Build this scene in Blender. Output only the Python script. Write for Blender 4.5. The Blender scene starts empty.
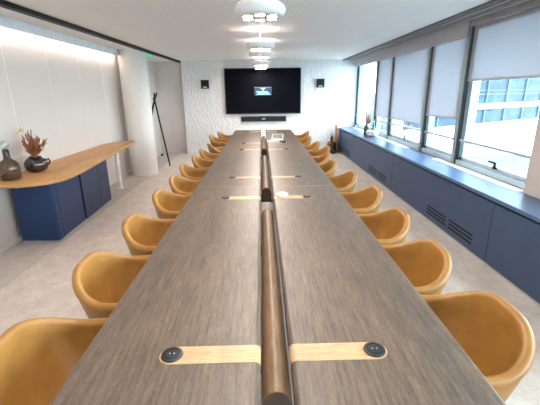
import bpy, bmesh, math, random
from mathutils import Vector, Matrix
random.seed(7)
PI = math.pi
SC = bpy.context.scene
COL = SC.collection

# ------------------------------------------------------------------ camera, world, sun, exposure
YAW, PITCH, ROLL, FPX, CAMH = 0.0197, 0.2956, -0.0117, 363.07, 1.55
fwd = Vector((math.sin(YAW)*math.cos(PITCH), math.cos(YAW)*math.cos(PITCH), -math.sin(PITCH)))
rgt = Vector((math.cos(YAW), -math.sin(YAW), 0))
up = rgt.cross(fwd)
r2 = rgt*math.cos(ROLL) + up*math.sin(ROLL)
u2 = -rgt*math.sin(ROLL) + up*math.cos(ROLL)
cam_d = bpy.data.cameras.new('camera')
cam = bpy.data.objects.new('camera', cam_d)
COL.objects.link(cam)
cam.matrix_world = Matrix(((r2.x, u2.x, -fwd.x, 0), (r2.y, u2.y, -fwd.y, 0), (r2.z, u2.z, -fwd.z, CAMH), (0, 0, 0, 1)))
cam_d.sensor_width = 36
cam_d.lens = FPX/540*36
cam_d.clip_start = 0.02
SC.camera = cam

world = bpy.data.worlds.new('world')
SC.world = world
world.use_nodes = True
bg = world.node_tree.nodes['Background']
bg.inputs[0].default_value = (0.93, 0.965, 1.0, 1)
bg.inputs[1].default_value = 4.2

sun_d = bpy.data.lights.new('sun', 'SUN')
sun_d.energy = 2.5
sun_d.angle = math.radians(1.0)
sun_d.color = (1.0, 0.96, 0.9)
sun = bpy.data.objects.new('sun', sun_d)
COL.objects.link(sun)
sun.rotation_euler = Vector((-0.35, -0.8, 0.62)).to_track_quat('Z', 'Y').to_euler()
sun.location = (-10, -20, 15)

# sky portals in the window openings (sampling aid only, they give off no light of their own)
for (y0, y1) in ((3.1, 9.8), (-2.4, 2.4)):
    pd = bpy.data.lights.new('window_portal', 'AREA')
    pd.shape = 'RECTANGLE'
    pd.size = y1-y0
    pd.size_y = 1.6
    pd.cycles.is_portal = True
    po = bpy.data.objects.new('window_portal', pd)
    COL.objects.link(po)
    po.location = (2.62, (y0+y1)/2, 1.45)
    po.rotation_euler = Matrix(((0, 0, 1), (1, 0, 0), (0, 1, 0))).to_euler()

SC.view_settings.view_transform = 'Standard'
SC.view_settings.look = 'None'
SC.view_settings.gamma = 1
SC.view_settings.use_curve_mapping = False
SC.view_settings.exposure = 1.82

# ------------------------------------------------------------------ materials
def new_mat(name):
    m = bpy.data.materials.new(name)
    m.use_nodes = True
    nt = m.node_tree
    return m, nt, nt.nodes['Principled BSDF']

def nd(nt, t, **kw):
    n = nt.nodes.new(t)
    for k, v in kw.items():
        setattr(n, k, v)
    return n

def coords(nt, scale=(1, 1, 1), rot=(0, 0, 0)):
    tc = nd(nt, 'ShaderNodeTexCoord')
    mp = nd(nt, 'ShaderNodeMapping')
    mp.inputs['Scale'].default_value = scale
    mp.inputs['Rotation'].default_value = rot
    nt.links.new(tc.outputs['Object'], mp.inputs['Vector'])
    return mp.outputs['Vector']

def noise(nt, vec, scale, detail=3, rough=0.5):
    n = nd(nt, 'ShaderNodeTexNoise')
    n.inputs['Scale'].default_value = scale
    n.inputs['Detail'].default_value = detail
    n.inputs['Roughness'].default_value = rough
    nt.links.new(vec, n.inputs['Vector'])
    return n.outputs['Fac']

def ramp(nt, fac, stops):
    r = nd(nt, 'ShaderNodeValToRGB')
    el = r.color_ramp.elements
    while len(el) < len(stops):
        el.new(0.5)
    for e, (p, c) in zip(el, stops):
        e.position = p
        e.color = (*c, 1)
    nt.links.new(fac, r.inputs['Fac'])
    return r.outputs['Color']

def bump(nt, bsdf, h, strength, dist):
    b = nd(nt, 'ShaderNodeBump')
    b.inputs['Strength'].default_value = strength
    b.inputs['Distance'].default_value = dist
    nt.links.new(h, b.inputs['Height'])
    nt.links.new(b.outputs['Normal'], bsdf.inputs['Normal'])

def mathn(nt, op, a, b=None):
    n = nd(nt, 'ShaderNodeMath', operation=op)
    for i, v in enumerate((a, b)):
        if v is None:
            continue
        if isinstance(v, (int, float)):
            n.inputs[i].default_value = v
        else:
            nt.links.new(v, n.inputs[i])
    return n.outputs[0]

def mixc(nt, fac, a, b, mode='MIX'):
    n = nd(nt, 'ShaderNodeMix', data_type='RGBA', blend_type=mode)
    for s, v in ((0, fac), (6, a), (7, b)):
        if isinstance(v, (int, float)):
            n.inputs[s].default_value = v
        elif isinstance(v, tuple):
            n.inputs[s].default_value = (*v, 1)
        else:
            nt.links.new(v, n.inputs[s])
    return n.outputs[2]

def plain(name, col, rough=0.5, metal=0.0, var=0.06, scale=6.0, spec=0.5):
    m, nt, b = new_mat(name)
    f = noise(nt, coords(nt), scale, 3)
    c1 = tuple(max(0, x*(1-var)) for x in col)
    c2 = tuple(min(1, x*(1+var)) for x in col)
    nt.links.new(ramp(nt, f, [(0.3, c1), (0.7, c2)]), b.inputs['Base Color'])
    b.inputs['Roughness'].default_value = rough
    b.inputs['Metallic'].default_value = metal
    b.inputs['Specular IOR Level'].default_value = spec
    return m

def wood(name, dark, mid, light, grain=(60, 1.6, 60), rough=0.4, fine=(420, 8, 420), bstr=0.15):
    m, nt, b = new_mat(name)
    n1 = noise(nt, coords(nt, grain), 1.0, 5, 0.6)
    n2 = noise(nt, coords(nt, fine), 1.0, 3, 0.6)
    n3 = noise(nt, coords(nt, (9, 0.9, 9)), 1.0, 3, 0.6)
    base = ramp(nt, n1, [(0.28, dark), (0.5, mid), (0.74, light)])
    fi = ramp(nt, n2, [(0.36, (0.62, 0.6, 0.58)), (0.6, (1.08, 1.08, 1.08))])
    c = mixc(nt, 0.75, base, fi, 'MULTIPLY')
    big = ramp(nt, n3, [(0.3, (0.78, 0.79, 0.81)), (0.7, (1.18, 1.14, 1.08))])
    c = mixc(nt, 1.0, c, big, 'MULTIPLY')
    nt.links.new(c, b.inputs['Base Color'])
    b.inputs['Roughness'].default_value = rough
    bump(nt, b, n2, bstr, 0.001)
    return m

M = {}
M['table_wood'] = wood('smoked_oak', (0.080, 0.057, 0.042), (0.135, 0.099, 0.074), (0.195, 0.146, 0.110), grain=(85, 6, 85), fine=(480, 40, 480), rough=0.42, bstr=0.3)
M['duct_wood'] = wood('smoked_oak_warm', (0.13, 0.075, 0.038), (0.19, 0.115, 0.062), (0.25, 0.16, 0.09), grain=(110, 9, 110), fine=(520, 55, 520), rough=0.4)
M['duct_end_shade'] = wood('end_grain_shade', (0.03, 0.017, 0.010), (0.055, 0.030, 0.017), (0.08, 0.045, 0.026), grain=(60, 60, 6), fine=(500, 500, 60))  # duct wood painted darker to stand for shadow on the end faces
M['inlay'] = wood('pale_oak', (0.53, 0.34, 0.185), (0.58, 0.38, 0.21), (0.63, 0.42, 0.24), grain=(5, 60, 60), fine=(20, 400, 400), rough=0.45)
M['counter_wood'] = wood('warm_oak', (0.50, 0.25, 0.085), (0.58, 0.30, 0.105), (0.64, 0.345, 0.13), rough=0.5)

def leather():
    m, nt, b = new_mat('tan_leather')
    v = coords(nt)
    f = noise(nt, v, 9, 4, 0.6)
    g = noise(nt, v, 160, 2, 0.5)
    nt.links.new(ramp(nt, f, [(0.3, (0.31, 0.142, 0.030)), (0.55, (0.36, 0.170, 0.038)), (0.75, (0.41, 0.20, 0.050))]), b.inputs['Base Color'])
    b.inputs['Roughness'].default_value = 0.42
    bump(nt, b, g, 0.12, 0.002)
    return m
M['leather'] = leather()

M['navy'] = plain('navy_lacquer', (0.012, 0.042, 0.135), 0.42)
M['navy_door'] = plain('navy_grey_door', (0.018, 0.038, 0.105), 0.42)
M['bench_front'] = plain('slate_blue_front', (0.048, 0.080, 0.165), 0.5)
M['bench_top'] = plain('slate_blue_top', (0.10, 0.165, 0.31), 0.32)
M['slot_dark'] = plain('dark_slot', (0.006, 0.007, 0.010), 0.8)
M['steel_trim'] = plain('brushed_steel', (0.62, 0.62, 0.62), 0.35, 0.6)
M['black_metal'] = plain('black_metal', (0.018, 0.018, 0.022), 0.6, spec=0.25)
M['black_plastic'] = plain('black_plastic', (0.022, 0.024, 0.027), 0.35)
M['white_plastic'] = plain('white_plastic', (0.85, 0.85, 0.84), 0.4)
M['white_paint'] = plain('white_paint', (0.80, 0.79, 0.78), 0.6)
M['column_paint'] = plain('column_plaster', (0.78, 0.75, 0.72), 0.75, var=0.02)
M['pillar_paint'] = plain('beige_pillar', (0.72, 0.63, 0.56), 0.8, var=0.02)
M['recess_wall'] = plain('taupe_plaster', (0.74, 0.68, 0.65), 0.85, var=0.02)
M['side_wall_white'] = plain('cool_white_plaster', (0.78, 0.79, 0.80), 0.85, var=0.02)
M['panel_wall'] = plain('warm_wall_panel', (0.67, 0.605, 0.565), 0.7, var=0.015, scale=1.5)
M['panel_seam'] = plain('panel_seam', (0.80, 0.76, 0.73), 0.7)
M['ceiling_plain'] = plain('ceiling_plaster', (0.88, 0.865, 0.85), 0.9, var=0.01)
M['cove'] = plain('cove_profile', (0.84, 0.85, 0.88), 0.5)
M['mullion'] = plain('grey_green_aluminium', (0.46, 0.53, 0.55), 0.4, 0.3)
M['mullion_dark'] = plain('dark_gasket', (0.05, 0.08, 0.10), 0.5)
M['frame_light'] = plain('silver_frame', (0.58, 0.68, 0.73), 0.4, 0.3)
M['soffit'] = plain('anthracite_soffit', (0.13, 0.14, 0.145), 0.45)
M['soffit_rail'] = plain('grey_blind_rail', (0.45, 0.45, 0.46), 0.4)
M['pelmet'] = plain('warm_grey_pelmet', (0.64, 0.64, 0.69), 0.7)
M['duct_rail'] = plain('blue_grey_rail', (0.20, 0.22, 0.25), 0.6)
M['stile'] = plain('teal_tinted_stile', (0.30, 0.44, 0.50), 0.35)
M['display_grey'] = plain('display_grey', (0.20, 0.19, 0.19), 0.4)
M['grille'] = plain('ivory_grille', (0.80, 0.79, 0.76), 0.5)
M['baseboard'] = plain('grey_white_baseboard', (0.66, 0.65, 0.63), 0.5)
M['amber_wood'] = plain('amber_bottle', (0.50, 0.27, 0.13), 0.3)
M['dry_rust'] = plain('dried_rust', (0.34, 0.125, 0.055), 0.8, var=0.3, scale=30)
M['dry_dark'] = plain('dried_dark', (0.08, 0.035, 0.03), 0.8)
M['dry_cream'] = plain('dried_cream', (0.66, 0.52, 0.32), 0.8)
M['dry_pink'] = plain('dried_pink', (0.60, 0.41, 0.35), 0.8)
M['leaf'] = plain('dull_green', (0.035, 0.05, 0.035), 0.6)
M['facade_white'] = plain('white_facade', (0.86, 0.87, 0.88), 0.8, var=0.02)
M['facade_frame'] = plain('teal_window_frame', (0.050, 0.085, 0.095), 0.5)
M['terrace'] = plain('pale_teal_terrace', (0.07, 0.12, 0.125), 0.8)
M['ground'] = plain('pale_ground', (0.5, 0.52, 0.53), 0.9)

def facade_glass():
    m, nt, b = new_mat('blue_facade_glass')
    f = noise(nt, coords(nt, (0.6, 0.6, 1.6)), 1.0, 3, 0.6)
    nt.links.new(ramp(nt, f, [(0.3, (0.007, 0.020, 0.040)), (0.5, (0.016, 0.040, 0.070)), (0.72, (0.032, 0.062, 0.090))]), b.inputs['Base Color'])
    b.inputs['Roughness'].default_value = 0.35
    b.inputs['Specular IOR Level'].default_value = 0.1
    return m
M['facade_glass'] = facade_glass()

def carpet(name, c1, c2, c3):
    m, nt, b = new_mat(name)
    v = coords(nt)
    a = noise(nt, coords(nt, (4.5, 3.2, 1)), 1.6, 7, 0.78)
    g = noise(nt, v, 90, 3, 0.7)
    base = ramp(nt, a, [(0.34, c1), (0.5, c2), (0.66, c3)])
    fi = ramp(nt, g, [(0.3, (0.86, 0.86, 0.86)), (0.7, (1.08, 1.08, 1.08))])
    nt.links.new(mixc(nt, 1.0, base, fi, 'MULTIPLY'), b.inputs['Base Color'])
    b.inputs['Roughness'].default_value = 0.95
    b.inputs['Specular IOR Level'].default_value = 0.15
    bump(nt, b, g, 0.4, 0.003)
    return m
M['carpet'] = carpet('beige_carpet', (0.57, 0.49, 0.435), (0.66, 0.58, 0.52), (0.74, 0.67, 0.61))
M['carpet_grey'] = carpet('grey_carpet_border', (0.46, 0.42, 0.385), (0.53, 0.485, 0.445), (0.59, 0.545, 0.505))

def relief():
    m, nt, b = new_mat('white_relief_plaster')
    b.inputs['Base Color'].default_value = (0.80, 0.80, 0.81, 1)
    b.inputs['Roughness'].default_value = 0.75
    n1 = noise(nt, coords(nt, (26, 26, 10), (0, 0.5, 0)), 1.0, 3, 0.55)
    n2 = noise(nt, coords(nt, (48, 48, 20), (0, -0.4, 0)), 1.0, 2, 0.5)
    h = mathn(nt, 'ADD', n1, mathn(nt, 'MULTIPLY', n2, 0.5))
    bump(nt, b, h, 0.8, 0.03)
    return m
M['relief'] = relief()

def perforated():
    m, nt, b = new_mat('perforated_ceiling')
    tc = nd(nt, 'ShaderNodeTexCoord')
    sep = nd(nt, 'ShaderNodeSeparateXYZ')
    nt.links.new(tc.outputs['Object'], sep.inputs[0])
    def cell(s):
        fr = mathn(nt, 'FRACT', mathn(nt, 'MULTIPLY', s, 31.0))
        d = mathn(nt, 'SUBTRACT', fr, 0.5)
        return mathn(nt, 'MULTIPLY', d, d)
    r = mathn(nt, 'SQRT', mathn(nt, 'ADD', cell(sep.outputs[0]), cell(sep.outputs[1])))
    hole = mathn(nt, 'LESS_THAN', r, 0.24)
    nt.links.new(mixc(nt, hole, (0.89, 0.885, 0.885), (0.68, 0.675, 0.675)), b.inputs['Base Color'])
    b.inputs['Roughness'].default_value = 0.9
    return m
M['perforated'] = perforated()

def glassy(name, tint, refl=0.06, rough=0.02, solid=None, solid_fac=0.0):
    m = bpy.data.materials.new(name)
    m.use_nodes = True
    nt = m.node_tree
    nt.nodes.clear()
    out = nd(nt, 'ShaderNodeOutputMaterial')
    tr = nd(nt, 'ShaderNodeBsdfTransparent')
    tr.inputs[0].default_value = (*tint, 1)
    gl = nd(nt, 'ShaderNodeBsdfGlossy')
    gl.inputs['Roughness'].default_value = rough
    fr = nd(nt, 'ShaderNodeLayerWeight')
    fr.inputs['Blend'].default_value = 0.5
    rf = mathn(nt, 'ADD', mathn(nt, 'MULTIPLY', mathn(nt, 'POWER', fr.outputs['Facing'], 4.0), 0.5), 0.02+refl)
    mx = nd(nt, 'ShaderNodeMixShader')
    nt.links.new(rf, mx.inputs[0])
    base = tr.outputs[0]
    if solid:
        df = nd(nt, 'ShaderNodeBsdfDiffuse')
        df.inputs[0].default_value = (*solid, 1)
        m2 = nd(nt, 'ShaderNodeMixShader')
        m2.inputs[0].default_value = solid_fac
        nt.links.new(tr.outputs[0], m2.inputs[1])
        nt.links.new(df.outputs[0], m2.inputs[2])
        base = m2.outputs[0]
    nt.links.new(base, mx.inputs[1])
    nt.links.new(gl.outputs[0], mx.inputs[2])
    nt.links.new(mx.outputs[0], out.inputs[0])
    return m
M['window_glass'] = glassy('window_glass', (0.84, 0.95, 0.98), 0.0)
M['brown_glass'] = glassy('brown_glass', (0.58, 0.42, 0.32), 0.05, 0.03, (0.16, 0.095, 0.06), 0.35)
M['smoke_glass'] = glassy('smoked_glass', (0.34, 0.27, 0.24), 0.08, 0.03, (0.07, 0.045, 0.04), 0.4)
M['clear_glass'] = glassy('clear_glass', (0.80, 0.84, 0.84), 0.08)
M['aqua_glass'] = glassy('aqua_glass', (0.62, 0.82, 0.86), 0.08)

def blind_fabric():
    m = bpy.data.materials.new('blind_fabric')
    m.use_nodes = True
    nt = m.node_tree
    nt.nodes.clear()
    out = nd(nt, 'ShaderNodeOutputMaterial')
    df = nd(nt, 'ShaderNodeBsdfDiffuse')
    tl = nd(nt, 'ShaderNodeBsdfTranslucent')
    f = noise(nt, coords(nt, (1, 60, 60)), 3.0, 2)
    c = ramp(nt, f, [(0.3, (0.66, 0.67, 0.70)), (0.7, (0.72, 0.73, 0.76))])
    nt.links.new(c, df.inputs[0])
    tl.inputs[0].default_value = (0.56, 0.57, 0.62, 1)
    mx = nd(nt, 'ShaderNodeMixShader')
    mx.inputs[0].default_value = 0.42
    nt.links.new(df.outputs[0], mx.inputs[1])
    nt.links.new(tl.outputs[0], mx.inputs[2])
    nt.links.new(mx.outputs[0], out.inputs[0])
    return m
M['blind'] = blind_fabric()

def emit(name, col, s):
    m, nt, b = new_mat(name)
    b.inputs['Base Color'].default_value = (*col, 1)
    b.inputs['Emission Color'].default_value = (*col, 1)
    b.inputs['Emission Strength'].default_value = s
    return m
M['lamp_glow'] = emit('lamp_glow', (1.0, 0.88, 0.79), 95)
M['lamp_up'] = emit('lamp_up_glow', (1.0, 0.90, 0.82), 10)
M['cove_glow'] = emit('cove_glow', (1.0, 0.90, 0.82), 3.2)
M['exit_green'] = emit('exit_green', (0.05, 0.6, 0.3), 0.25)
M['dialog_blue'] = emit('dialog_blue', (0.01, 0.04, 0.10), 0.18)
M['dialog_text'] = emit('dialog_text', (0.35, 0.62, 0.75), 0.16)
M['screen'] = plain('tv_screen', (0.002, 0.002, 0.006), 0.4, spec=0.08)

# ------------------------------------------------------------------ mesh helpers
class MB:
    def __init__(self):
        self.bm = bmesh.new()

    def box(self, x0, x1, y0, y1, z0, z1, bev=0.0, seg=2, edges=None):
        r = bmesh.ops.create_cube(self.bm, size=1)
        vs = r['verts']
        for v in vs:
            v.co = Vector((x0 if v.co.x < 0 else x1, y0 if v.co.y < 0 else y1, z0 if v.co.z < 0 else z1))
        if bev > 0:
            es = set()
            for v in vs:
                for e in v.link_edges:
                    if edges is None or edges(e):
                        es.add(e)
            bmesh.ops.bevel(self.bm, geom=list(es), offset=bev, segments=seg, affect='EDGES', profile=0.5)
        return self

    def lathe(self, prof, c=(0, 0, 0), n=32, close=True):
        c = Vector(c)
        rings = []
        for r, z in prof:
            if r < 1e-6:
                rings.append([self.bm.verts.new(c+Vector((0, 0, z)))])
            else:
                rings.append([self.bm.verts.new(c+Vector((r*math.cos(2*PI*k/n), r*math.sin(2*PI*k/n), z))) for k in range(n)])
        for a, b in zip(rings, rings[1:]):
            for k in range(n):
                k2 = (k+1) % n
                if len(a) == 1 and len(b) == 1:
                    continue
                if len(a) == 1:
                    self.bm.faces.new((a[0], b[k], b[k2]))
                elif len(b) == 1:
                    self.bm.faces.new((a[k], b[0], a[k2]))
                else:
                    self.bm.faces.new((a[k], b[k], b[k2], a[k2]))
        if close:
            for ring in (rings[0], rings[-1]):
                if len(ring) > 1:
                    self.bm.faces.new(ring)
        return self

    def tube(self, pts, rad, n=8):
        pts = [Vector(p) for p in pts]
        if isinstance(rad, (int, float)):
            rad = [rad]*len(pts)
        rings = []
        for i, p in enumerate(pts):
            t = (pts[min(i+1, len(pts)-1)]-pts[max(i-1, 0)]).normalized()
            a = t.orthogonal().normalized() if i == 0 else (pa - t*pa.dot(t)).normalized()
            pa = a
            b = t.cross(a)
            rings.append([self.bm.verts.new(p + (a*math.cos(2*PI*k/n)+b*math.sin(2*PI*k/n))*rad[i]) for k in range(n)])
        for a, b in zip(rings, rings[1:]):
            for k in range(n):
                self.bm.faces.new((a[k], a[(k+1) % n], b[(k+1) % n], b[k]))
        self.bm.faces.new(rings[0])
        self.bm.faces.new(rings[-1])
        return self

    def prism(self, poly, z0, z1, bev=0.0, seg=2):
        b = [self.bm.verts.new((x, y, z0)) for x, y in poly]
        t = [self.bm.verts.new((x, y, z1)) for x, y in poly]
        n = len(poly)
        fs = [self.bm.faces.new(b[::-1]), self.bm.faces.new(t)]
        for k in range(n):
            fs.append(self.bm.faces.new((b[k], b[(k+1) % n], t[(k+1) % n], t[k])))
        if bev:
            es = set(fs[0].edges) | set(fs[1].edges)
            bmesh.ops.bevel(self.bm, geom=list(es), offset=bev, segments=seg, affect='EDGES', profile=0.5)
        return self

    def extrude_y(self, prof, y0, y1):
        a = [self.bm.verts.new((x, y0, z)) for x, z in prof]
        b = [self.bm.verts.new((x, y1, z)) for x, z in prof]
        n = len(prof)
        self.bm.faces.new(a)
        self.bm.faces.new(b[::-1])
        for k in range(n):
            self.bm.faces.new((a[k], b[k], b[(k+1) % n], a[(k+1) % n]))
        return self

    def build(self, name, mat, parent=None, smooth=True, ang=35):
        bm = self.bm
        bmesh.ops.recalc_face_normals(bm, faces=bm.faces)
        me = bpy.data.meshes.new(name)
        bm.to_mesh(me)
        bm.free()
        me.materials.append(M[mat])
        if smooth:
            for p in me.polygons:
                p.use_smooth = True
            try:
                me.set_sharp_from_angle(angle=math.radians(ang))
            except Exception:
                pass
        o = bpy.data.objects.new(name, me)
        COL.objects.link(o)
        if parent:
            o.parent = parent
        return o

def thing(name, label, cat, loc=(0, 0, 0), rz=0.0, group=None):
    o = bpy.data.objects.new(name, None)
    o.empty_display_size = 0.1
    COL.objects.link(o)
    o.location = loc
    o.rotation_euler = (0, 0, rz)
    return tag(o, label, cat, group)

def tag(o, label, cat, group=None):
    o['label'] = label
    o['category'] = cat
    if group:
        o['group'] = group
    return o

def struct(o):
    o['kind'] = 'structure'
    return o

def copy_tree(o, parent=None):
    c = o.copy()
    COL.objects.link(c)
    if parent:
        c.parent = parent
    for ch in list(o.children):
        copy_tree(ch, c)
    return c

def at(o, loc, rz=None):
    o.location = loc
    if rz is not None:
        o.rotation_euler = (0, 0, rz)
    return o

# ------------------------------------------------------------------ the room shell
ZC = 2.31
YN = -2.6
struct(MB().box(-2.2, 2.8, YN, 9.95, -0.10, 0.0).build('floor', 'carpet', smooth=False))
struct(MB().box(-2.8, -2.2, YN, 9.95, -0.10, 0.0).build('floor_border', 'carpet_grey', smooth=False))
struct(MB().box(-2.8, 2.8, YN-0.1, YN, -0.1, 2.6).build('wall_back', 'recess_wall', smooth=False))

# ceiling: perforated field between two plain borders
struct(MB().box(-1.6, 1.68, YN, 9.95, ZC, ZC+0.12).build('ceiling', 'perforated', smooth=False))
struct(MB().box(-2.58, -1.6, YN, 9.95, ZC, ZC+0.12).build('ceiling_border_left', 'ceiling_plain', smooth=False))
struct(MB().box(1.68, 2.065, YN, 9.95, ZC, ZC+0.12).build('ceiling_border_right', 'ceiling_plain', smooth=False))
struct(MB().box(-2.8, 2.9, YN-0.1, 10.0, ZC+0.20, ZC+0.30).build('ceiling_slab', 'ceiling_plain', smooth=False))

# left wall: tall panels with pale joints, each joint a strip standing a hair proud
wl = struct(MB().box(-2.82, -2.70, YN, 9.98, -0.1, ZC+0.2).build('wall_left', 'panel_wall', smooth=False))
yj = 9.05
while yj > YN:
    MB().box(-2.70, -2.697, yj-0.006, yj+0.006, 0.06, ZC).build('panel_joint', 'panel_seam', wl, smooth=False)
    yj -= 0.817
struct(MB().box(-2.70, -2.683, YN, 9.87, 0.0, 0.055, 0.003).build('baseboard_left', 'baseboard', smooth=False))

# cove light profile along the top of the left wall
cv = struct(MB().box(-2.60, -2.585, YN, 7.20, 2.215, ZC).box(-2.60, -2.55, YN, 7.20, 2.205, 2.217).build('trim_1', 'cove', smooth=False))
MB().box(-2.625, -2.602, YN, 7.20, 2.23, 2.30).build('light_strip', 'cove_glow', cv, smooth=False)
struct(MB().box(-2.70, -2.58, YN, 9.95, ZC, ZC+0.02).build('ceiling_cove', 'ceiling_plain', smooth=False))

# black track along the left of the ceiling
struct(MB().prism([(-2.365, YN), (-2.275, YN), (-1.985, 9.86), (-2.04, 9.86)], 2.268, ZC+0.001).build('trim_2', 'black_metal', smooth=False))

# far wall: recess wall, the relief panel the screen hangs on, the white return by the window
struct(MB().box(-2.82, 2.9, 9.87, 9.99, -0.1, ZC+0.2).build('wall_far', 'recess_wall', smooth=False))
struct(MB().box(-1.985, 2.06, 9.667, 9.87, 0.0, ZC).build('wall_relief_panel', 'relief', smooth=False))
struct(MB().box(2.06, 2.62, 9.80, 9.868, 0.0, ZC).build('wall_return', 'side_wall_white', smooth=False))
sw = MB().box(2.235, 2.285, 9.792, 9.80, 1.52, 1.60, 0.003)
sw = sw.build('light_switch', 'white_plastic')
tag(sw, 'small white light switch on the white wall beside the far window', 'switch')
MB().box(2.248, 2.272, 9.787, 9.793, 1.535, 1.585, 0.002).build('rocker', 'white_paint', sw)
struct(MB().box(-2.69, -1.985, 9.858, 9.87, 0.0, 0.03).build('baseboard_far', 'baseboard', smooth=False))

# round column on the left and square pillar on the right
struct(MB().lathe([(0.25, 0), (0.25, ZC)], (-2.37, 7.26, 0), 64).build('column', 'column_paint'))
struct(MB().box(2.375, 2.8, 2.45, 3.145, 0.639, ZC+0.2, 0.004).build('pillar', 'pillar_paint', smooth=False))

# window wall: sill wall, soffit with blind rails
struct(MB().box(2.60, 2.80, YN, 9.95, -0.1, 0.636).build('wall_right', 'side_wall_white', smooth=False))
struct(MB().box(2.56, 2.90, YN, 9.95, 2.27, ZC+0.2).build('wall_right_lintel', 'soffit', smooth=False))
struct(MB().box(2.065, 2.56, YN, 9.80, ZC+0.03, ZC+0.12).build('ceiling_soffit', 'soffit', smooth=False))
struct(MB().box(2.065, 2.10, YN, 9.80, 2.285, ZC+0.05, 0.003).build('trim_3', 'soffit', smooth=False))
struct(MB().box(2.20, 2.225, YN, 9.80, 2.30, ZC+0.04, 0.003).box(2.33, 2.365, YN, 9.80, 2.295, ZC+0.04, 0.003).build('trim_4', 'soffit_rail', smooth=False))

# ------------------------------------------------------------------ windows
posts = [9.84, 8.17, 7.25, 5.68, 4.66]             # far edge of every post, window 1 is the farthest
pw = [0.07, 0.06, 0.07, 0.08, 0.09]
XF = 2.46
def post(y1, w, parent):
    p = MB().box(XF, XF+0.035, y1-w*0.6, y1, 0.638, 2.30, 0.004).box(XF+0.035, XF+0.14, y1-w*0.75, y1-w*0.1, 0.638, 2.30).build('post', 'mullion', parent, smooth=False)
    MB().box(XF+0.012, XF+0.045, y1-w, y1-w*0.6, 0.638, 2.30).build('gasket', 'mullion_dark', p, smooth=False)
    MB().box(XF+0.05, XF+0.075, y1-w*1.15, y1-w*0.75, 0.70, 2.28).build('gasket', 'mullion_dark', p, smooth=False)
    return p

def window(n, y0, y1, w, handle=None):
    # the bay between y0 (near) and y1 (far); its far post belongs to it
    root = struct(bpy.data.objects.new('window_%d' % n, None))
    COL.objects.link(root)
    post(y1, w, root)
    a, b = y0, y1-w
    fr = MB()
    fr.box(XF+0.01, XF+0.12, a, b, 0.638, 0.70, 0.004)
    fr.box(XF+0.035, XF+0.10, a+0.01, b, 0.70, 0.745, 0.006)
    fr.box(XF+0.035, XF+0.10, a+0.01, b, 2.20, 2.28)
    fr.box(XF+0.035, XF+0.10, a, a+0.05, 0.70, 2.28)
    MB().box(XF+0.035, XF+0.12, b-0.09, b, 0.70, 2.28).build('stile', 'stile', root, smooth=False)
    fr.build('window_frame', 'frame_light', root, smooth=False)
    MB().box(XF+0.02, XF+0.055, a, b, 0.928, 0.957, 0.004).build('transom', 'frame_light', root, smooth=False)
    MB().box(XF+0.066, XF+0.072, a+0.04, b-0.04, 0.74, 2.22).build('glass', 'window_glass', root, smooth=False)
    if handle:
        h = MB().box(XF-0.004, XF+0.012, handle-0.035, handle+0.035, 0.735, 0.765, 0.004)
        h.box(XF-0.012, XF+0.01, handle-0.012, handle+0.012, 0.76, 0.81, 0.004)
        h.box(XF-0.018, XF, handle-0.012, handle+0.10, 0.795, 0.815, 0.005)
        h.build('handle', 'black_metal', root)
    return root

window(1, 8.17, 9.84, 0.07)
window(2, 7.25, 8.17, 0.09)
window(3, 5.68, 7.25, 0.10, 6.28)
window(4, 4.66, 5.68, 0.11)
window(5, 3.10, 4.66, 0.12, 3.74)
window(6, 0.60, 2.45, 0.08)
window(7, -1.10, 0.60, 0.08)
window(8, YN, -1.10, 0.08)

# grey pelmet under the soffit
pel = struct(MB().box(XF-0.035, XF-0.015, 4.60, 9.80, 2.135, 2.335, 0.003).build('trim_5', 'pelmet', smooth=False))
struct(MB().box(XF-0.03, XF+0.0, YN, 4.56, 2.245, 2.335, 0.004).build('trim_6', 'soffit_rail', smooth=False))

def blind(y0, y1, zb, label, rx=XF+0.018):
    t = thing('roller_blind', label, 'blind', (rx, (y0+y1)/2, zb), 0, 'roller blinds on the window wall')
    h = (y1-y0)/2
    MB().box(-0.0012, 0.0012, -h, h, 0.012, 2.30-zb).build('fabric', 'blind', t, smooth=False)
    MB().box(-0.008, 0.008, -h, h, -0.006, 0.018, 0.003).build('hem_bar', 'pelmet', t, smooth=False)
    MB().tube([(0.0, -h, 2.275-zb), (0.0, h, 2.275-zb)], 0.014, 12).build('roller', 'soffit_rail', t)
    return t
blind(7.27, 8.07, 1.035, 'pale roller blind farthest from the camera, lowered over a narrow pane beside the white bowl')
blind(5.71, 7.14, 1.035, 'pale roller blind lowered on the wide window left of the middle, above a handle')
blind(4.69, 5.56, 1.19, 'pale roller blind on the narrow window next to the thickest grey post')
blind(3.16, 4.53, 1.65, 'pale roller blind nearest the camera, raised highest, showing the blue glass building below')

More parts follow.
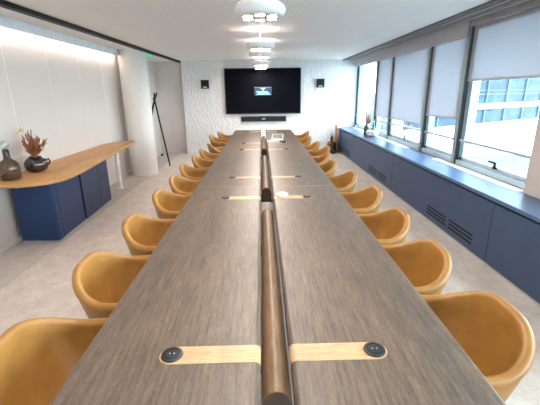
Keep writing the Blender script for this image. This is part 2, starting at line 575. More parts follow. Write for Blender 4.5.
# ------------------------------------------------------------------ window bench
XB, ZB = 2.03, 0.638
bench = thing('window_bench', 'long slate blue bench with slotted fronts running under the windows', 'bench', (2.3, 3.5, 0))
def bb(m, name, mat, parent=bench, **k):
    bmesh.ops.translate(m.bm, verts=m.bm.verts, vec=(-2.3, -3.5, 0))
    return m.build(name, mat, parent, **k)
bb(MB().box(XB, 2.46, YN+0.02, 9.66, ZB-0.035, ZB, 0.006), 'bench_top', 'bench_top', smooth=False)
bb(MB().box(XB+0.03, 2.46, YN+0.02, 9.66, 0.03, ZB-0.035), 'carcass', 'slot_dark', smooth=False)
bb(MB().box(XB+0.012, 2.40, YN+0.02, 9.66, 0.0, 0.03), 'plinth', 'steel_trim', smooth=False)
ys = [9.655, 8.14, 5.55, 3.00, 0.45, -2.1]
for i in range(len(ys)-1):
    y1, y0 = ys[i]-0.004, ys[i+1]+0.004
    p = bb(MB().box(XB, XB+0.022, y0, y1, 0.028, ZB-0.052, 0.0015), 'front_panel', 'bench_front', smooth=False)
    sets = {0: ((9.36, 8.88), (8.82, 8.34)), 1: ((6.79, 6.32), (6.25, 5.79)), 2: ((4.244, 3.773), (3.70, 3.24)), 3: ((1.70, 1.23), (1.16, 0.69))}.get(i, ())
    for (a, b) in sets:
        for z in (0.188, 0.146, 0.104):
            bb(MB().box(XB-0.0012, XB+0.01, b, a, z-0.010, z+0.010), 'vent_slot', 'slot_dark', p, smooth=False)
for (a, b) in ((8.05, 9.60), (5.95, 7.75), (3.205, 4.95), (-1.0, 2.3)):
    g = MB()
    g.prism([(2.345, a), (2.448, a), (2.448, b), (2.345, b)], ZB, ZB+0.004)
    bb(g, 'air_grille', 'grille', smooth=False)

# ------------------------------------------------------------------ conference table: three modules end to end
ZT = 0.74
XL, XR, GL, GR = -0.6025, 0.6529, -0.0173, 0.0790
MODY = [(0.623, 3.161), (3.164, 5.702), (5.705, 8.243)]
def rounded_profile(x0, x1, z0, z1, r, n=6):
    pr = []
    for cx, cz, a0 in ((x1-r, z1-r, 0), (x0+r, z1-r, 90), (x0+r, z0+r*0.6, 180), (x1-r, z0+r*0.6, 270)):
        rr = r if a0 in (0, 90) else r*0.6
        if a0 == 180: cx = x0+rr
        if a0 == 270: cx = x1-rr
        for k in range(n+1):
            a = math.radians(a0+90*k/n)
            pr.append((cx+rr*math.cos(a), cz+rr*math.sin(a)))
    return pr
tlabels = ['front section of the long smoked oak conference table, nearest the camera',
           'middle section of the long smoked oak conference table, with a white puck on it',
           'far section of the long smoked oak conference table, closest to the black screen']
for mi, (y0, y1) in enumerate(MODY):
    t = thing('conference_table', tlabels[mi], 'table', (0, (y0+y1)/2, 0), 0, 'conference table sections')
    yc = (y0+y1)/2
    h = (y1-y0)/2
    for side, (xa, xb) in (('l', (XL, GL)), ('r', (GR, XR))):
        m = MB().extrude_y(rounded_profile(xa, xb, ZT-0.045, ZT, 0.018), -h, h)
        es = [e for e in m.bm.edges if abs(e.verts[0].co.y-e.verts[1].co.y) < 1e-6 and len(e.link_faces) == 2 and any(len(f.verts) > 10 for f in e.link_faces)]
        bmesh.ops.bevel(m.bm, geom=es, offset=0.005, segments=2, affect='EDGES')
        m.build('tabletop', 'table_wood', t)
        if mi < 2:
            MB().box(xa+0.02, xb-0.02, h-0.0045, h+0.001, ZT-0.03, ZT+0.0008).build('seam_highlight', 'inlay', t, smooth=False)  # pale strip painted along the seam as the highlight on its edge
        for pdy in (0.361-(0.003 if mi else 0), (y1-y0)-0.361):
            yy = -h+pdy
            hw = 0.0405
            dz = 0.0012
            # inlay: round end under the socket, straight bar, folded down over the edge at the gap
            m = MB()
            if side == 'l':
                cx, gx, sg = -0.302, GL, 1
            else:
                cx, gx, sg = 0.354, GR, -1
            outl = []
            for k in range(17):
                a = math.radians(90+180*k/16)
                outl.append((cx+sg*hw*math.cos(a), yy+hw*math.sin(a)))
            outl += [(gx-sg*0.018, yy-hw), (gx-sg*0.018, yy+hw)]
            top = [m.bm.verts.new((x, y, ZT+dz)) for x, y in outl]
            bot = [m.bm.verts.new((x, y, ZT-0.001)) for x, y in outl]
            m.bm.faces.new(top)
            n = len(outl)
            for k in range(n):
                m.bm.faces.new((top[k], top[(k+1) % n], bot[(k+1) % n], bot[k]))
            prev = None
            R1 = 0.018+dz
            for k in range(9):
                a = math.radians(90*k/6) if k <= 6 else PI/2
                x = gx-sg*0.018 + sg*R1*math.sin(a)
                z = ZT-0.018+R1*math.cos(a) - (0.007*(k-6) if k > 6 else 0)
                row = [m.bm.verts.new((x, yy-hw, z)), m.bm.verts.new((x, yy+hw, z))]
                if prev:
                    m.bm.faces.new((prev[0], row[0], row[1], prev[1]))
                prev = row
            m.build('inlay_strip', 'inlay', t)
            d = MB().lathe([(0.0, 0.0), (0.0345, 0.0), (0.0355, 0.002), (0.034, 0.0055), (0.029, 0.0068), (0.0, 0.0068)], (cx, yy, ZT+dz), 32).build('power_socket', 'black_plastic', t)
            MB().lathe([(0.0252, 0.0064), (0.0245, 0.0080), (0.0230, 0.0080), (0.0222, 0.0064)], (cx, yy, ZT+dz), 32, close=False).build('ring', 'slot_dark', d)
            for dx in (-0.007, 0.007):
                MB().lathe([(0, 0.0066), (0.0025, 0.0066), (0.0025, 0.0078), (0, 0.0078)], (cx+dx, yy, ZT+dz), 10).build('contact', 'steel_trim', d)
    # round wooden cable duct lying in the gap
    da, db = ((0.834, 2.531), (3.146, 4.883), (5.49, 7.147))[mi]
    xm = (GL+GR)/2
    xd = 0.0300
    def oval(ya, yb, k):
        return MB().extrude_y([(xd+0.0455*k*math.cos(2*PI*j/40), 0.665+0.066*k*math.sin(2*PI*j/40)) for j in range(40)], ya-yc, yb-yc)
    du = oval(da, db, 1.0).build('cable_duct', 'duct_wood', t)
    MB().box(xd+0.0462, GR+0.004, da-yc, db-yc, 0.58, 0.665).build('duct_rail', 'duct_rail', t, smooth=False)
    oval(da-0.001, da, 0.97).build('end_face', 'duct_end_shade', du, smooth=False)
    # two trestle legs with a beam under the tops
    for yy in (da-yc+0.35, db-yc-0.3):
        MB().box(XL+0.42, XR-0.42, yy-0.03, yy+0.03, 0.50, 0.56, 0.004).box(XL+0.44, XL+0.50, yy-0.03, yy+0.03, 0.0, 0.50, 0.004).box(XR-0.50, XR-0.44, yy-0.03, yy+0.03, 0.0, 0.50, 0.004).box(XL+0.42, XL+0.50, yy-0.03, yy+0.03, 0.56, ZT-0.046).box(XR-0.50, XR-0.42, yy-0.03, yy+0.03, 0.56, ZT-0.046).build('trestle_leg', 'black_metal', t, smooth=False)

# ------------------------------------------------------------------ tub chairs
def sstep(a, b, x):
    t = min(1, max(0, (x-a)/(b-a)))
    return t*t*(3-2*t)

def make_chair():
    # local: back towards -Y, sitter faces +Y; origin on the floor under the middle of the seat
    t = thing('tub_chair', 'x', 'chair', (0, 0, 0), 0, 'tan leather tub chairs around the table')
    m = MB()
    NT = 72
    def rim(th):                                   # th = 0 at the back
        a = abs(th)
        if a > PI: a = 2*PI-a
        d = math.degrees(a)
        hgt = 0.792 - 0.104*sstep(10, 70, d) - 0.02*sstep(86, 120, d) - 0.22*sstep(126, 160, d)
        ax, ay = 0.260, (0.277 if d < 90 else 0.215)
        flare = 1.0 - 0.03*sstep(90, 130, d)
        s, c = math.sin(th), math.cos(th)
        n = 2.8
        r = 1.0/((abs(s)/ax)**n + (abs(c)/ay)**n)**(1/n)
        return r*flare, hgt
    prof_rows = []
    for i in range(NT):
        th = 2*PI*i/NT
        r, h = rim(th)
        a = th if th <= PI else 2*PI-th
        front = sstep(math.radians(128), math.radians(162), a)
        dirv = Vector((math.sin(th), -math.cos(th), 0))
        wt = 0.019                                  # half thickness at the rim
        rows = []
        z0 = 0.385
        # underside and outer wall
        rows.append((0.10, z0-0.005))
        rows.append((r*0.60, z0))
        rows.append((r*0.70, z0+0.022))
        H = h - z0
        for f_, k in ((0.25, 0.79), (0.5, 0.875), (0.75, 0.945), (0.92, 0.985)):
            rows.append((r*k, z0+0.01+ (H-0.01)*f_))
        # rolled rim
        for ang in (-20, 25, 65, 100, 140, 175):
            q = math.radians(ang)
            rows.append((r-wt + wt*math.cos(q)*1.05, h-wt + wt*math.sin(q)))
        zi = 0.43
        Hi = h-wt-zi
        for f_, k in ((0.88, 0.905), (0.7, 0.865), (0.5, 0.81), (0.3, 0.74), (0.12, 0.64)):
            rr = r*k if f_ > 0.8 else r*k
            rows.append((min(rr, r-2*wt-0.004*(1-f_)), zi+Hi*f_ if Hi > 0.03 else zi+0.03*f_))
        rows.append((r*0.45, zi-0.004))
        rows.append((0.06, zi-0.006))
        prof_rows.append([dirv*rr+Vector((0, 0, z)) for rr, z in rows])
    nr = len(prof_rows[0])
    V = [[m.bm.verts.new(p) for p in row] for row in prof_rows]
    for i in range(NT):
        j = (i+1) % NT
        for k in range(nr-1):
            m.bm.faces.new((V[i][k], V[j][k], V[j][k+1], V[i][k+1]))
    m.bm.faces.new([V[i][0] for i in range(NT)])
    m.bm.faces.new([V[i][-1] for i in range(NT)])
    m.build('shell', 'leather', t, ang=60)
    # seat cushion
    m = MB()
    pts = []
    for k in range(36):
        a = 2*PI*k/36
        s, c = math.sin(a), math.cos(a)
        r = 1.0/((abs(s)/0.185)**2.6 + (abs(c)/0.195)**2.6)**(1/2.6)
        pts.append((r*s, r*c+0.02))
    m.prism(pts, 0.425, 0.462, 0.014, 3)
    m.build('seat_cushion', 'leather', t)
    # four-star base
    MB().lathe([(0.03, 0.06), (0.028, 0.36), (0.085, 0.385)], (0, 0, 0), 20).build('pedestal', 'black_metal', t)
    for k in range(4):
        a = PI/4 + k*PI/2
        d = Vector((math.cos(a), math.sin(a), 0))
        leg = MB().tube([d*0.02+Vector((0, 0, 0.085)), d*0.14+Vector((0, 0, 0.06)), d*0.27+Vector((0, 0, 0.014))], [0.018, 0.015, 0.012], 10)
        leg.build('leg', 'black_metal', t)
    return t

chair0 = make_chair()
left = [(1.03, 0.0, 0), (1.62, 0.0, 0), (2.23, 0.0, 0), (2.88, 0.0, 0), (3.43, 0.0, 0), (4.02, 0.03, 0), (4.58, 0.0, 0), (5.14, 0.0, 3), (5.80, -0.02, 20), (6.90, 0.10, -4), (7.52, 0.02, 0)]
right = [(1.15, 0.0, 0), (1.70, 0.0, 0), (2.26, 0.02, 0), (2.87, 0.04, 0), (3.50, 0.0, 0), (4.14, -0.07, 0), (4.72, -0.03, -6), (5.26, 0.06, 0), (5.82, 0.0, 0), (6.50, -0.05, 6), (7.36, 0.03, 0)]
nearby = {0: 'nearest the camera', 1: 'second from the camera', 2: 'third from the camera', 3: 'fourth from the camera', 4: 'fifth from the camera',
          5: 'sixth from the camera', 6: 'seventh from the camera', 7: 'eighth from the camera', 8: 'third from the screen wall',
          9: 'second from the screen wall', 10: 'last before the screen wall'}
lextra = {0: '', 8: ', turned askew', 9: ', pulled out'}
rextra = {0: '', 6: ', turned slightly', 7: ', pulled out a little'}
first = True
for lst, sx, rz, nm, ex in ((left, -1, -PI/2, 'left of the table', lextra), (right, 1, PI/2, 'on the table\'s window side', rextra)):
    for i, (y, dx, rot) in enumerate(lst):
        c = chair0 if first else copy_tree(chair0)
        first = False
        x = (-0.608-dx) if sx < 0 else (0.642+dx)
        at(c, (x, y, 0), rz+math.radians(rot))
        c['label'] = 'tan tub chair %s, %s%s' % (nm, nearby[i], ex.get(i, ''))

# ------------------------------------------------------------------ pendant lamps
def make_lamp():
    t = thing('pendant_lamp', 'x', 'lamp', (0, 0, ZC), 0, 'white pendant lamps over the table')
    R = 0.188
    zb = -0.235                                     # underside
    MB().lathe([(0.0, 0.0), (0.05, 0.0), (0.05, -0.018), (0.0, -0.018)], (0, 0, 0), 24).build('ceiling_rose', 'white_plastic', t)
    MB().tube([(0, 0, -0.015), (0, 0, zb+0.07)], 0.004, 8).build('rod', 'white_plastic', t)
    # shade: a thick rounded disc, hollow at the top where light leaks up
    pr = [(0.085, zb+0.085), (0.12, zb+0.092), (0.155, zb+0.086), (0.180, zb+0.066), (R, zb+0.042), (0.180, zb+0.018), (0.165, zb+0.004), (0.15, zb), (0.0, zb)]
    MB().lathe([(0.0, zb+0.06), (0.08, zb+0.062)]+pr, (0, 0, 0), 48, close=False).build('shade', 'white_plastic', t, ang=50)
    MB().lathe([(0.0, zb+0.066), (0.07, zb+0.066), (0.07, zb+0.07), (0.0, zb+0.07)], (0, 0, 0), 24).build('upper_diffuser', 'lamp_up', t)
    for k in range(6):
        a = PI/6 + k*PI/3
        cup = MB().lathe([(0.033, -0.006), (0.037, -0.007), (0.038, 0.010), (0.0, 0.010)], (0, 0, 0), 24, close=False)
        dsc = MB().lathe([(0.0, -0.0055), (0.033, -0.0055)], (0, 0, 0), 24, close=False)
        for q in (cup, dsc):
            bmesh.ops.rotate(q.bm, verts=q.bm.verts, cent=(0, 0, 0), matrix=Matrix.Rotation(0.0, 3, 'Y'))
            bmesh.ops.translate(q.bm, verts=q.bm.verts, vec=(0.100, 0, zb-0.004))
            bmesh.ops.rotate(q.bm, verts=q.bm.verts, cent=(0, 0, 0), matrix=Matrix.Rotation(a, 3, 'Z'))
        cup = cup.build('light_cup', 'white_plastic', t)
        dsc.build('light_disc', 'lamp_glow', cup, smooth=False)
    return t
lamp0 = make_lamp()
ll = [(2.92, 'white round pendant lamp nearest the camera, its six glowing discs in full view'),
      (5.02, 'white round pendant lamp, upper one of the stack of lamps above the screen'),
      (6.08, 'white round pendant lamp directly behind the upper one of the stack above the screen'),
      (7.95, 'white round pendant lamp second from the screen wall'),
      (8.95, 'white round pendant lamp lowest in the stack, closest to the black screen'),
      (1.55, 'added white round pendant lamp, out of view, above the near end of the table'),  # this lamp and the next are added unseen to brighten the near end
      (-0.6, 'added white round pendant lamp, out of view, behind the camera')]
for i, (y, lb) in enumerate(ll):
    c = lamp0 if i == 0 else copy_tree(lamp0)
    at(c, (0.0, y, ZC))
    c['label'] = lb

# ------------------------------------------------------------------ screen wall
tvt = thing('television', 'large black flat television hanging on the white relief wall', 'television', (0.045, 9.60, 1.567))
W, Hh = 0.961, 0.556
MB().box(-W, W, 0.0, 0.045, -Hh, Hh, 0.005).build('bezel', 'black_plastic', tvt, smooth=False)
scr = MB().box(-W+0.022, W-0.022, -0.003, 0.002, -Hh+0.028, Hh-0.022).build('screen', 'screen', tvt, smooth=False)
MB().box(-0.215, 0.215, -0.0045, -0.003, -0.10, 0.10).build('dialog_box', 'dialog_blue', scr, smooth=False)
tx = MB().box(-0.215, 0.215, -0.006, -0.0045, 0.094, 0.10)
tx.box(-0.06, 0.06, -0.006, -0.0045, 0.055, 0.08).box(-0.02, 0.02, -0.006, -0.0045, 0.02, 0.05)
for k, (a, b) in enumerate(((-0.17, 0.12), (-0.16, 0.15), (-0.13, 0.16), (-0.17, 0.19))):
    tx.box(a, b, -0.006, -0.0045, -0.012-0.022*k, -0.002-0.022*k+0.003)
tx.build('dialog_text', 'dialog_text', scr, smooth=False)
MB().box(-0.3, 0.3, 0.045, 0.066, -0.2, 0.2).build('wall_mount', 'black_metal', tvt, smooth=False)

sb = thing('soundbar', 'long black soundbar mounted on the wall below the television', 'soundbar', (0.05, 9.61, 0.885))
MB().box(-0.58, 0.58, 0, 0.056, -0.065, 0.065, 0.008).build('body', 'black_metal', sb)
MB().box(-0.56, 0.56, -0.003, 0.002, -0.05, 0.05).build('cloth_front', 'slot_dark', sb, smooth=False)
MB().box(-0.045, 0.045, -0.006, -0.002, -0.014, 0.016, 0.003).build('badge', 'steel_trim', sb, smooth=False)

def wall_speaker(x, lb):
    t = thing('wall_speaker', lb, 'speaker', (x, 9.60, 1.75), 0, 'small black speakers on the relief wall')
    MB().box(-0.10, 0.10, 0.0, 0.067, -0.105, 0.105, 0.006).build('housing', 'black_plastic', t, smooth=False)
    MB().box(-0.085, 0.085, -0.003, 0.001, -0.09, 0.09).build('mesh_front', 'slot_dark', t, smooth=False)
    MB().box(-0.05, 0.05, -0.0045, -0.003, -0.085, -0.055).build('name_plate', 'steel_trim', t, smooth=False)
wall_speaker(-1.41, 'small black square speaker left of the television')
wall_speaker(1.50, 'small black square speaker right of the television')

# green exit light on the ceiling beside the column
ex = thing('exit_light', 'small green exit light under the ceiling beside the round column', 'exit light', (-2.16, 7.62, ZC))
MB().box(-0.02, 0.02, -0.05, 0.05, -0.03, 0.0, 0.003).build('housing', 'white_plastic', ex, smooth=False)
MB().box(-0.03, 0.03, -0.01, 0.01, -0.085, -0.03, 0.004).build('panel', 'exit_green', ex, smooth=False)

# ------------------------------------------------------------------ coat stand
cs = thing('coat_stand', 'slender black coat stand with crossing poles beside the round column', 'coat stand', (-2.25, 8.0, 0))
cross = Vector((0.0, 0.0, 1.42))
def pole(f, top):
    f = Vector(f); top = Vector(top)
    return MB().tube([f, cross + (f-cross)*0.3, cross, top], [0.016, 0.017, 0.016, 0.015], 10).build('pole', 'black_metal', cs)
pole((0.20, 0.0, 0.0), (-0.03, 0.0, 1.45))
pole((-0.42, 0.10, 0.0), (0.075, -0.04, 1.56))
pole((-0.42, -0.38, 0.0), (0.0, 0.03, 1.56))
MB().lathe([(0.0, -0.03), (0.022, -0.02), (0.025, 0.0), (0.02, 0.02), (0, 0.03)], cross, 14).build('joint', 'black_metal', cs)
ds = MB().lathe([(0.0, 0.0), (0.03, 0.0), (0.03, 0.03), (0.022, 0.045), (0, 0.047)], (-2.60, 9.45, 0), 16).build('door_stop', 'black_metal')
tag(ds, 'tiny black door stop on the floor in the far left recess', 'door stop')

# ------------------------------------------------------------------ sideboard with oak counter
cab = thing('sideboard_cabinet', 'dark navy cabinet under the oak counter by the left wall', 'cabinet', (-2.45, 4.5, 0))
def cb(m, name, mat, parent=cab, **k):
    bmesh.ops.translate(m.bm, verts=m.bm.verts, vec=(2.45, -4.5, 0))
    return m.build(name, mat, parent, **k)
def xf(y):                                          # front plane of the cabinet
    return -2.222 - (y-3.71)*0.05
ZCAB = 0.704
cb(MB().prism([(-2.62, 3.72), (-2.228, 3.705), (xf(3.74)+0.010, 3.74), (xf(3.812)+0.012, 3.812), (xf(3.815)-0.01, 3.815), (xf(5.30)-0.02, 5.30), (-2.40, 5.37), (-2.64, 5.37)], 0.03, ZCAB-0.001, 0.002), 'carcass', 'navy', smooth=False)
cb(MB().prism([(-2.63, 3.735), (-2.27, 3.73), (xf(3.82)-0.01, 3.82), (xf(5.30)-0.02, 5.30), (-2.63, 5.35)], 0.0, 0.03), 'plinth', 'steel_trim', smooth=False)
def front(y0, y1, mat, name, off=0.012, z0=0.035, z1=ZCAB-0.006):
    return cb(MB().prism([(xf(y0)-0.022, y0), (xf(y0)+off, y0), (xf(y1)+off, y1), (xf(y1)-0.022, y1)], z0, z1, 0.0015), name, mat, smooth=False)
front(3.82, 4.375, 'navy', 'door')
front(4.405, 4.925, 'navy_door', 'door', 0.022)
front(4.932, 5.30, 'navy_door', 'door', 0.022)
fl = MB()
for (a, b, z0, z1) in ((4.985, 5.215, 0.60, 0.606), (4.985, 5.215, 0.42, 0.426), (4.985, 4.991, 0.42, 0.606), (5.209, 5.215, 0.42, 0.606)):
    fl.prism([(xf(a)+0.018, a), (xf(a)+0.0232, a), (xf(b)+0.0232, b), (xf(b)+0.018, b)], z0, z1)
cb(fl, 'flap_outline', 'slot_dark', smooth=False)

ctr = thing('oak_counter', 'long warm oak counter top with a tapering far end along the left wall', 'counter', (-2.4, 5.0, 0))
outl = [(-2.69, 3.42), (-2.49, 3.39), (-2.33, 3.375), (-2.20, 3.43), (-2.10, 3.50), (-2.03, 3.61), (-2.005, 3.76), (-2.015, 4.0), (-2.10, 4.85), (-2.20, 5.90), (-2.245, 6.42), (-2.25, 6.55), (-2.29, 6.63), (-2.36, 6.67), (-2.52, 6.60), (-2.66, 6.35), (-2.695, 6.15)]
m = MB().prism(outl, 0.705, 0.737, 0.006, 3)
bmesh.ops.translate(m.bm, verts=m.bm.verts, vec=(2.4, -5.0, 0))
m.build('countertop', 'counter_wood', ctr)
pl = MB().lathe([(0.055, 0.0), (0.055, 0.006), (0.034, 0.008), (0.034, 0.705)], (-0.04, 1.10, 0), 28).build('post_leg', 'white_plastic', ctr)

# brown glass bottle with a ball stopper
bt = thing('glass_bottle', 'brown glass bottle with a clear ball stopper on the oak counter', 'bottle', (-2.53, 3.63, 0.737))
MB().lathe([(0.0, 0.0), (0.084, 0.0), (0.092, 0.008), (0.092, 0.11), (0.086, 0.15), (0.068, 0.18), (0.042, 0.20), (0.028, 0.215), (0.026, 0.295), (0.030, 0.30), (0.022, 0.30), (0.020, 0.21), (0.06, 0.175), (0.080, 0.145), (0.086, 0.11), (0.086, 0.012), (0.0, 0.010)], (0, 0, 0), 40, close=False).build('body', 'brown_glass', bt, ang=50)
MB().lathe([(0.0, 0.27), (0.018, 0.27), (0.018, 0.305), (0.032, 0.315), (0.041, 0.345), (0.032, 0.374), (0.015, 0.385), (0.0, 0.387)], (0, 0, 0), 28).build('ball_stopper', 'clear_glass', bt)
MB().lathe([(0.031, 0.215), (0.029, 0.292)], (0, 0, 0), 24, close=False).build('neck_sleeve', 'smoke_glass', bt)

# round smoked glass vase with dried flowers
vs = thing('flower_vase', 'round smoked glass vase full of dried flowers on the oak counter', 'vase', (-2.50, 4.02, 0.737))
MB().lathe([(0.0, 0.0), (0.06, 0.0), (0.10, 0.022), (0.117, 0.068), (0.112, 0.105), (0.088, 0.138), (0.062, 0.15), (0.066, 0.164), (0.058, 0.164), (0.054, 0.148), (0.083, 0.13), (0.104, 0.10), (0.109, 0.068), (0.094, 0.028), (0.056, 0.008), (0.0, 0.008)], (0, 0, 0), 40, close=False).build('body', 'smoke_glass', vs, ang=60)
MB().tube([(0.095, 0.03, 0.12), (0.12, 0.045, 0.13), (0.127, 0.05, 0.10), (0.108, 0.04, 0.065)], 0.010, 8).build('handle', 'smoke_glass', vs)

def bouquet(parent, specs, z0, rbase, name_stem='stem'):
    for (mat, n, hmin, hmax, spread, kind, dirx) in specs:
        for i in range(n):
            a = random.uniform(0, 2*PI)
            s = random.uniform(0.15, 1.0)*spread
            h = random.uniform(hmin, hmax)
            base = Vector((math.cos(a)*rbase*0.5, math.sin(a)*rbase*0.5, z0))
            tip = Vector((math.cos(a)*s+dirx, math.sin(a)*s*0.8, z0+h))
            mid = (base+tip)/2+Vector((0, 0, 0.02))
            m = MB().tube([base, mid, tip], [0.0018, 0.0015, 0.0012], 5)
            d = (tip-mid).normalized()
            if kind == 'plume':
                for k in range(16):
                    p = base+(tip-base)*(0.22+0.78*k/16)
                    o = Vector((random.uniform(-1, 1), random.uniform(-1, 1), random.uniform(0, 0.8)))*0.026*(1.2-k/18)
                    m.tube([p, p+o*0.6+d*0.015, p+o+d*0.035], [0.002, 0.0055, 0.001], 4)
            elif kind == 'bud':
                for k in range(5):
                    p = tip+Vector((random.uniform(-1, 1), random.uniform(-1, 1), random.uniform(-1, 0.6)))*0.016
                    m.lathe([(0.0, -0.014), (0.013, -0.004), (0.014, 0.005), (0.0, 0.013)], p, 7)
            else:
                for k in range(9):
                    p = mid+(tip-mid)*(0.4+0.6*k/9)
                    m.lathe([(0.0, -0.010), (0.0065, 0.0), (0.0, 0.010)], p+Vector((random.uniform(-1, 1), random.uniform(-1, 1), 0))*0.004, 6)
            m.build(name_stem, mat, parent, smooth=False)
bouquet(vs, [('dry_rust', 26, 0.12, 0.24, 0.15, 'plume', -0.01), ('dry_dark', 4, 0.24, 0.31, 0.13, 'spike', 0.03), ('dry_cream', 3, 0.27, 0.31, 0.04, 'bud', -0.12),
             ('dry_cream', 5, 0.10, 0.18, 0.06, 'bud', 0.06), ('dry_rust', 6, 0.14, 0.19, 0.10, 'plume', 0.11)], 0.15, 0.05, 'dried_flower')
MB().tube([(-0.03, -0.03, 0.14), (-0.10, -0.06, 0.19), (-0.15, -0.08, 0.165), (-0.165, -0.09, 0.12)], [0.003, 0.007, 0.007, 0.002], 6).build('dried_flower', 'dry_cream', vs)

# ------------------------------------------------------------------ on the window bench, at the far end
bw = thing('flower_bowl', 'round white bowl on the slate bench by the far window', 'bowl', (2.30, 7.60, ZB+0.0045))
MB().lathe([(0.0, 0.0), (0.085, 0.0), (0.12, 0.03), (0.132, 0.075), (0.124, 0.115), (0.114, 0.115), (0.120, 0.075), (0.108, 0.035), (0.08, 0.012), (0.0, 0.012)], (0, 0, 0), 40, close=False).build('body', 'white_plastic', bw, ang=60)
gv = thing('bud_vase', 'slim dark green vase with pink dried grasses behind the white bowl', 'vase', (2.24, 7.86, ZB+0.001))
MB().lathe([(0.0, 0.0), (0.045, 0.0), (0.05, 0.02), (0.05, 0.16), (0.03, 0.20), (0.024, 0.235), (0.018, 0.235), (0.022, 0.2), (0.04, 0.16), (0.042, 0.02), (0.0, 0.012)], (0, 0, 0), 24, close=False).build('body', 'leaf', gv, ang=60)
bouquet(gv, [('dry_pink', 16, 0.10, 0.34, 0.15, 'plume', 0.05), ('leaf', 4, 0.06, 0.14, 0.07, 'plume', 0.04)], 0.20, 0.02, 'dried_grass')
ab = thing('water_bottle', 'clear aqua glass bottle standing behind the white bowl', 'bottle', (2.385, 7.84, ZB+0.0045))
MB().lathe([(0.0, 0.0), (0.045, 0.0), (0.05, 0.01), (0.05, 0.15), (0.04, 0.18), (0.02, 0.21), (0.018, 0.27), (0.014, 0.27), (0.016, 0.205), (0.045, 0.15), (0.045, 0.012), (0.0, 0.01)], (0, 0, 0), 24, close=False).build('body', 'aqua_glass', ab, ang=60)
MB().lathe([(0.0, 0.262), (0.019, 0.262), (0.019, 0.29), (0.0, 0.29)], (0, 0, 0), 16).build('cap', 'steel_trim', ab)

# floor bottles in the far right corner
fb = thing('floor_bottle', 'wide brown glass bottle standing on the floor in the far right corner', 'bottle', (1.80, 9.40, 0))
MB().lathe([(0.0, 0.0), (0.11, 0.0), (0.122, 0.015), (0.122, 0.24), (0.11, 0.28), (0.06, 0.30), (0.036, 0.315), (0.034, 0.44), (0.028, 0.44), (0.03, 0.31), (0.10, 0.27), (0.114, 0.24), (0.114, 0.02), (0.0, 0.012)], (0, 0, 0), 36, close=False).build('body', 'brown_glass', fb, ang=60)
MB().lathe([(0.036, 0.31), (0.036, 0.43)], (0, 0, 0), 24, close=False).build('neck_sleeve', 'black_plastic', fb)
MB().lathe([(0.0, 0.42), (0.02, 0.425), (0.024, 0.45), (0.034, 0.468), (0.037, 0.49), (0.024, 0.515), (0.0, 0.52)], (0, 0, 0), 20).build('stopper', 'clear_glass', fb)
tb = thing('floor_bottle', 'tall slim amber bottle behind the brown one in the far right corner', 'bottle', (1.935, 9.54, 0))
MB().lathe([(0.0, 0.0), (0.06, 0.0), (0.065, 0.015), (0.072, 0.20), (0.062, 0.36), (0.038, 0.46), (0.028, 0.52), (0.027, 0.66), (0.036, 0.675), (0.036, 0.71), (0.024, 0.725), (0.0, 0.725)], (0, 0, 0), 28).build('body', 'amber_wood', tb, ang=60)
MB().lathe([(0.0285, 0.60), (0.0295, 0.60), (0.0295, 0.62), (0.0285, 0.62)], (0, 0, 0), 24, close=False).build('neck_ring', 'dry_dark', tb)

# ------------------------------------------------------------------ small things on the table
def puck(x, y, r, h, lb):
    t = thing('speaker_puck', lb, 'puck', (x, y, ZT+0.0013))
    MB().lathe([(0.0, 0.0), (r*0.86, 0.0), (r, h*0.35), (r*0.98, h*0.7), (r*0.8, h*0.95), (0.0, h)], (0, 0, 0), 36).build('body', 'white_plastic', t, ang=60)
    MB().lathe([(r*0.55, h*0.975), (r*0.5, h*1.0), (r*0.45, h*0.985)], (0, 0, 0), 30, close=False).build('ring', 'steel_trim', t)
puck(0.155, 2.83, 0.049, 0.026, 'round white puck on the pale inlay strip of the table')
puck(0.135, 6.15, 0.055, 0.03, 'round white puck beside the small touch panel at the far end')
tp = thing('touch_panel', 'small touch panel with a pale frame standing on the far table section', 'touch panel', (0.27, 6.42, ZT+0.001), math.radians(-8))
def tilted(m, ang, vec):
    bmesh.ops.rotate(m.bm, verts=m.bm.verts, cent=(0, 0, 0), matrix=Matrix.Rotation(ang, 3, 'X'))
    bmesh.ops.translate(m.bm, verts=m.bm.verts, vec=vec)
    return m
tilted(MB().box(-0.10, 0.10, -0.008, 0.008, 0.0, 0.14, 0.004), math.radians(-55), (0, -0.03, 0.012)).build('frame', 'white_plastic', tp)
tilted(MB().box(-0.087, 0.087, -0.010, -0.007, 0.014, 0.126), math.radians(-55), (0, -0.03, 0.012)).build('display', 'display_grey', tp, smooth=False)
MB().prism([(-0.07, -0.03), (0.07, -0.03), (0.07, 0.11), (-0.07, 0.11)], 0.0, 0.012, 0.003).build('stand', 'white_plastic', tp)
cu = thing('cable_box', 'small white box in front of the touch panel at the far table end', 'box', (0.235, 6.17, ZT+0.001))
MB().box(-0.055, 0.055, -0.04, 0.04, 0.0, 0.04, 0.008, 3).build('body', 'white_plastic', cu)
MB().box(-0.04, 0.04, -0.042, -0.039, 0.008, 0.03).build('front_face', 'pelmet', cu, smooth=False)
rm = thing('remote_control', 'small black remote lying right of the touch panel at the far table end', 'remote', (0.345, 6.14, ZT+0.001), 0.4)
MB().box(-0.045, 0.045, -0.025, 0.025, 0.0, 0.02, 0.006, 3).build('body', 'black_plastic', rm)
MB().box(-0.03, 0.03, -0.012, 0.012, 0.0195, 0.022, 0.001).build('buttons', 'pelmet', rm, smooth=False)

# ------------------------------------------------------------------ outside the windows
bld = thing('office_building', 'white office building with bands of blue glass seen through the windows', 'building', (14.3, 20.5, -8), math.radians(30))
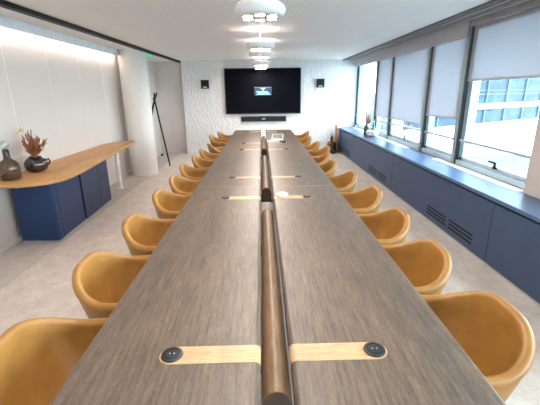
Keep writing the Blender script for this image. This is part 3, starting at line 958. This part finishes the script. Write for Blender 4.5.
# local x runs along the facade, -y faces the camera; z = 0 is 8 m below our floor
zo = 8.0
fw = MB()
fw.box(-10, 30, 0.0, 8, 0, zo-0.12, 0)
fw.box(-10, 30, 0.05, 8, zo+0.60, zo+0.86, 0)
fw.box(-10, 30, 0.05, 8, zo+4.2, zo+5.3, 0)
fw.box(-10, 30, 0.05, 8, zo+8.0, zo+9.0, 0)
fw.box(-10, 30, 1.0, 8, zo-0.2, zo+9, 0)
for x in (-10, -4.62, 14.0, 29.5):
    fw.box(x, x+0.45, -0.02, 0.12, zo-0.2, zo+9, 0)
fw.build('wall', 'facade_white', bld, smooth=False)
MB().box(-10, 30, 0.10, 0.16, zo-0.14, zo+0.62).build('window_band', 'facade_glass', bld, smooth=False)
MB().box(-10, 30, 0.10, 0.16, zo+0.84, zo+4.3).build('window_band', 'facade_glass', bld, smooth=False)
MB().box(-10, 30, 0.10, 0.16, zo+5.2, zo+8.1).build('window_band', 'facade_glass', bld, smooth=False)
fm = MB()
x = -9.0
k = 0
while x < 29:
    fm.box(x, x+0.07, 0.04, 0.11, zo-0.1, zo+8.1)
    if k % 2 == 0:
        fm.box(x+0.12, x+0.2, 0.04, 0.11, zo+0.86, zo+8.1)
    x += 1.9
    k += 1
for z in (1.30, 1.48, 3.0, 6.4, 7.2):
    fm.box(-10, 30, 0.06, 0.11, zo+z, zo+z+0.04)
fm.build('mullions', 'facade_frame', bld, smooth=False)
terr = thing('roof_terrace', 'pale teal flat roof terrace below the windows outside', 'terrace', (7.0, 9.0, -8))
MB().box(-3.9, 12, -9, 7.5, 0, 6.6).build('block', 'facade_white', terr, smooth=False)
MB().box(-3.9, 12, -9, 7.5, 6.6, 6.65).build('deck', 'terrace', terr, smooth=False)
gl2 = thing('glass_tower', 'pale glazed tower outside the farthest window', 'building', (4.3, 12.6, -8))
MB().box(-1.6, 0.5, 0, 1, 0, 22).build('wall', 'facade_white', gl2, smooth=False)
for z in (7.2, 10.4, 13.6):
    MB().box(-1.5, 0.1, -0.05, 0.0, z, z+2.2).build('window_band', 'facade_frame', gl2, smooth=False)
struct(MB().box(-60, 90, -60, 90, -8.2, -8.0).build('ground', 'ground', smooth=False))
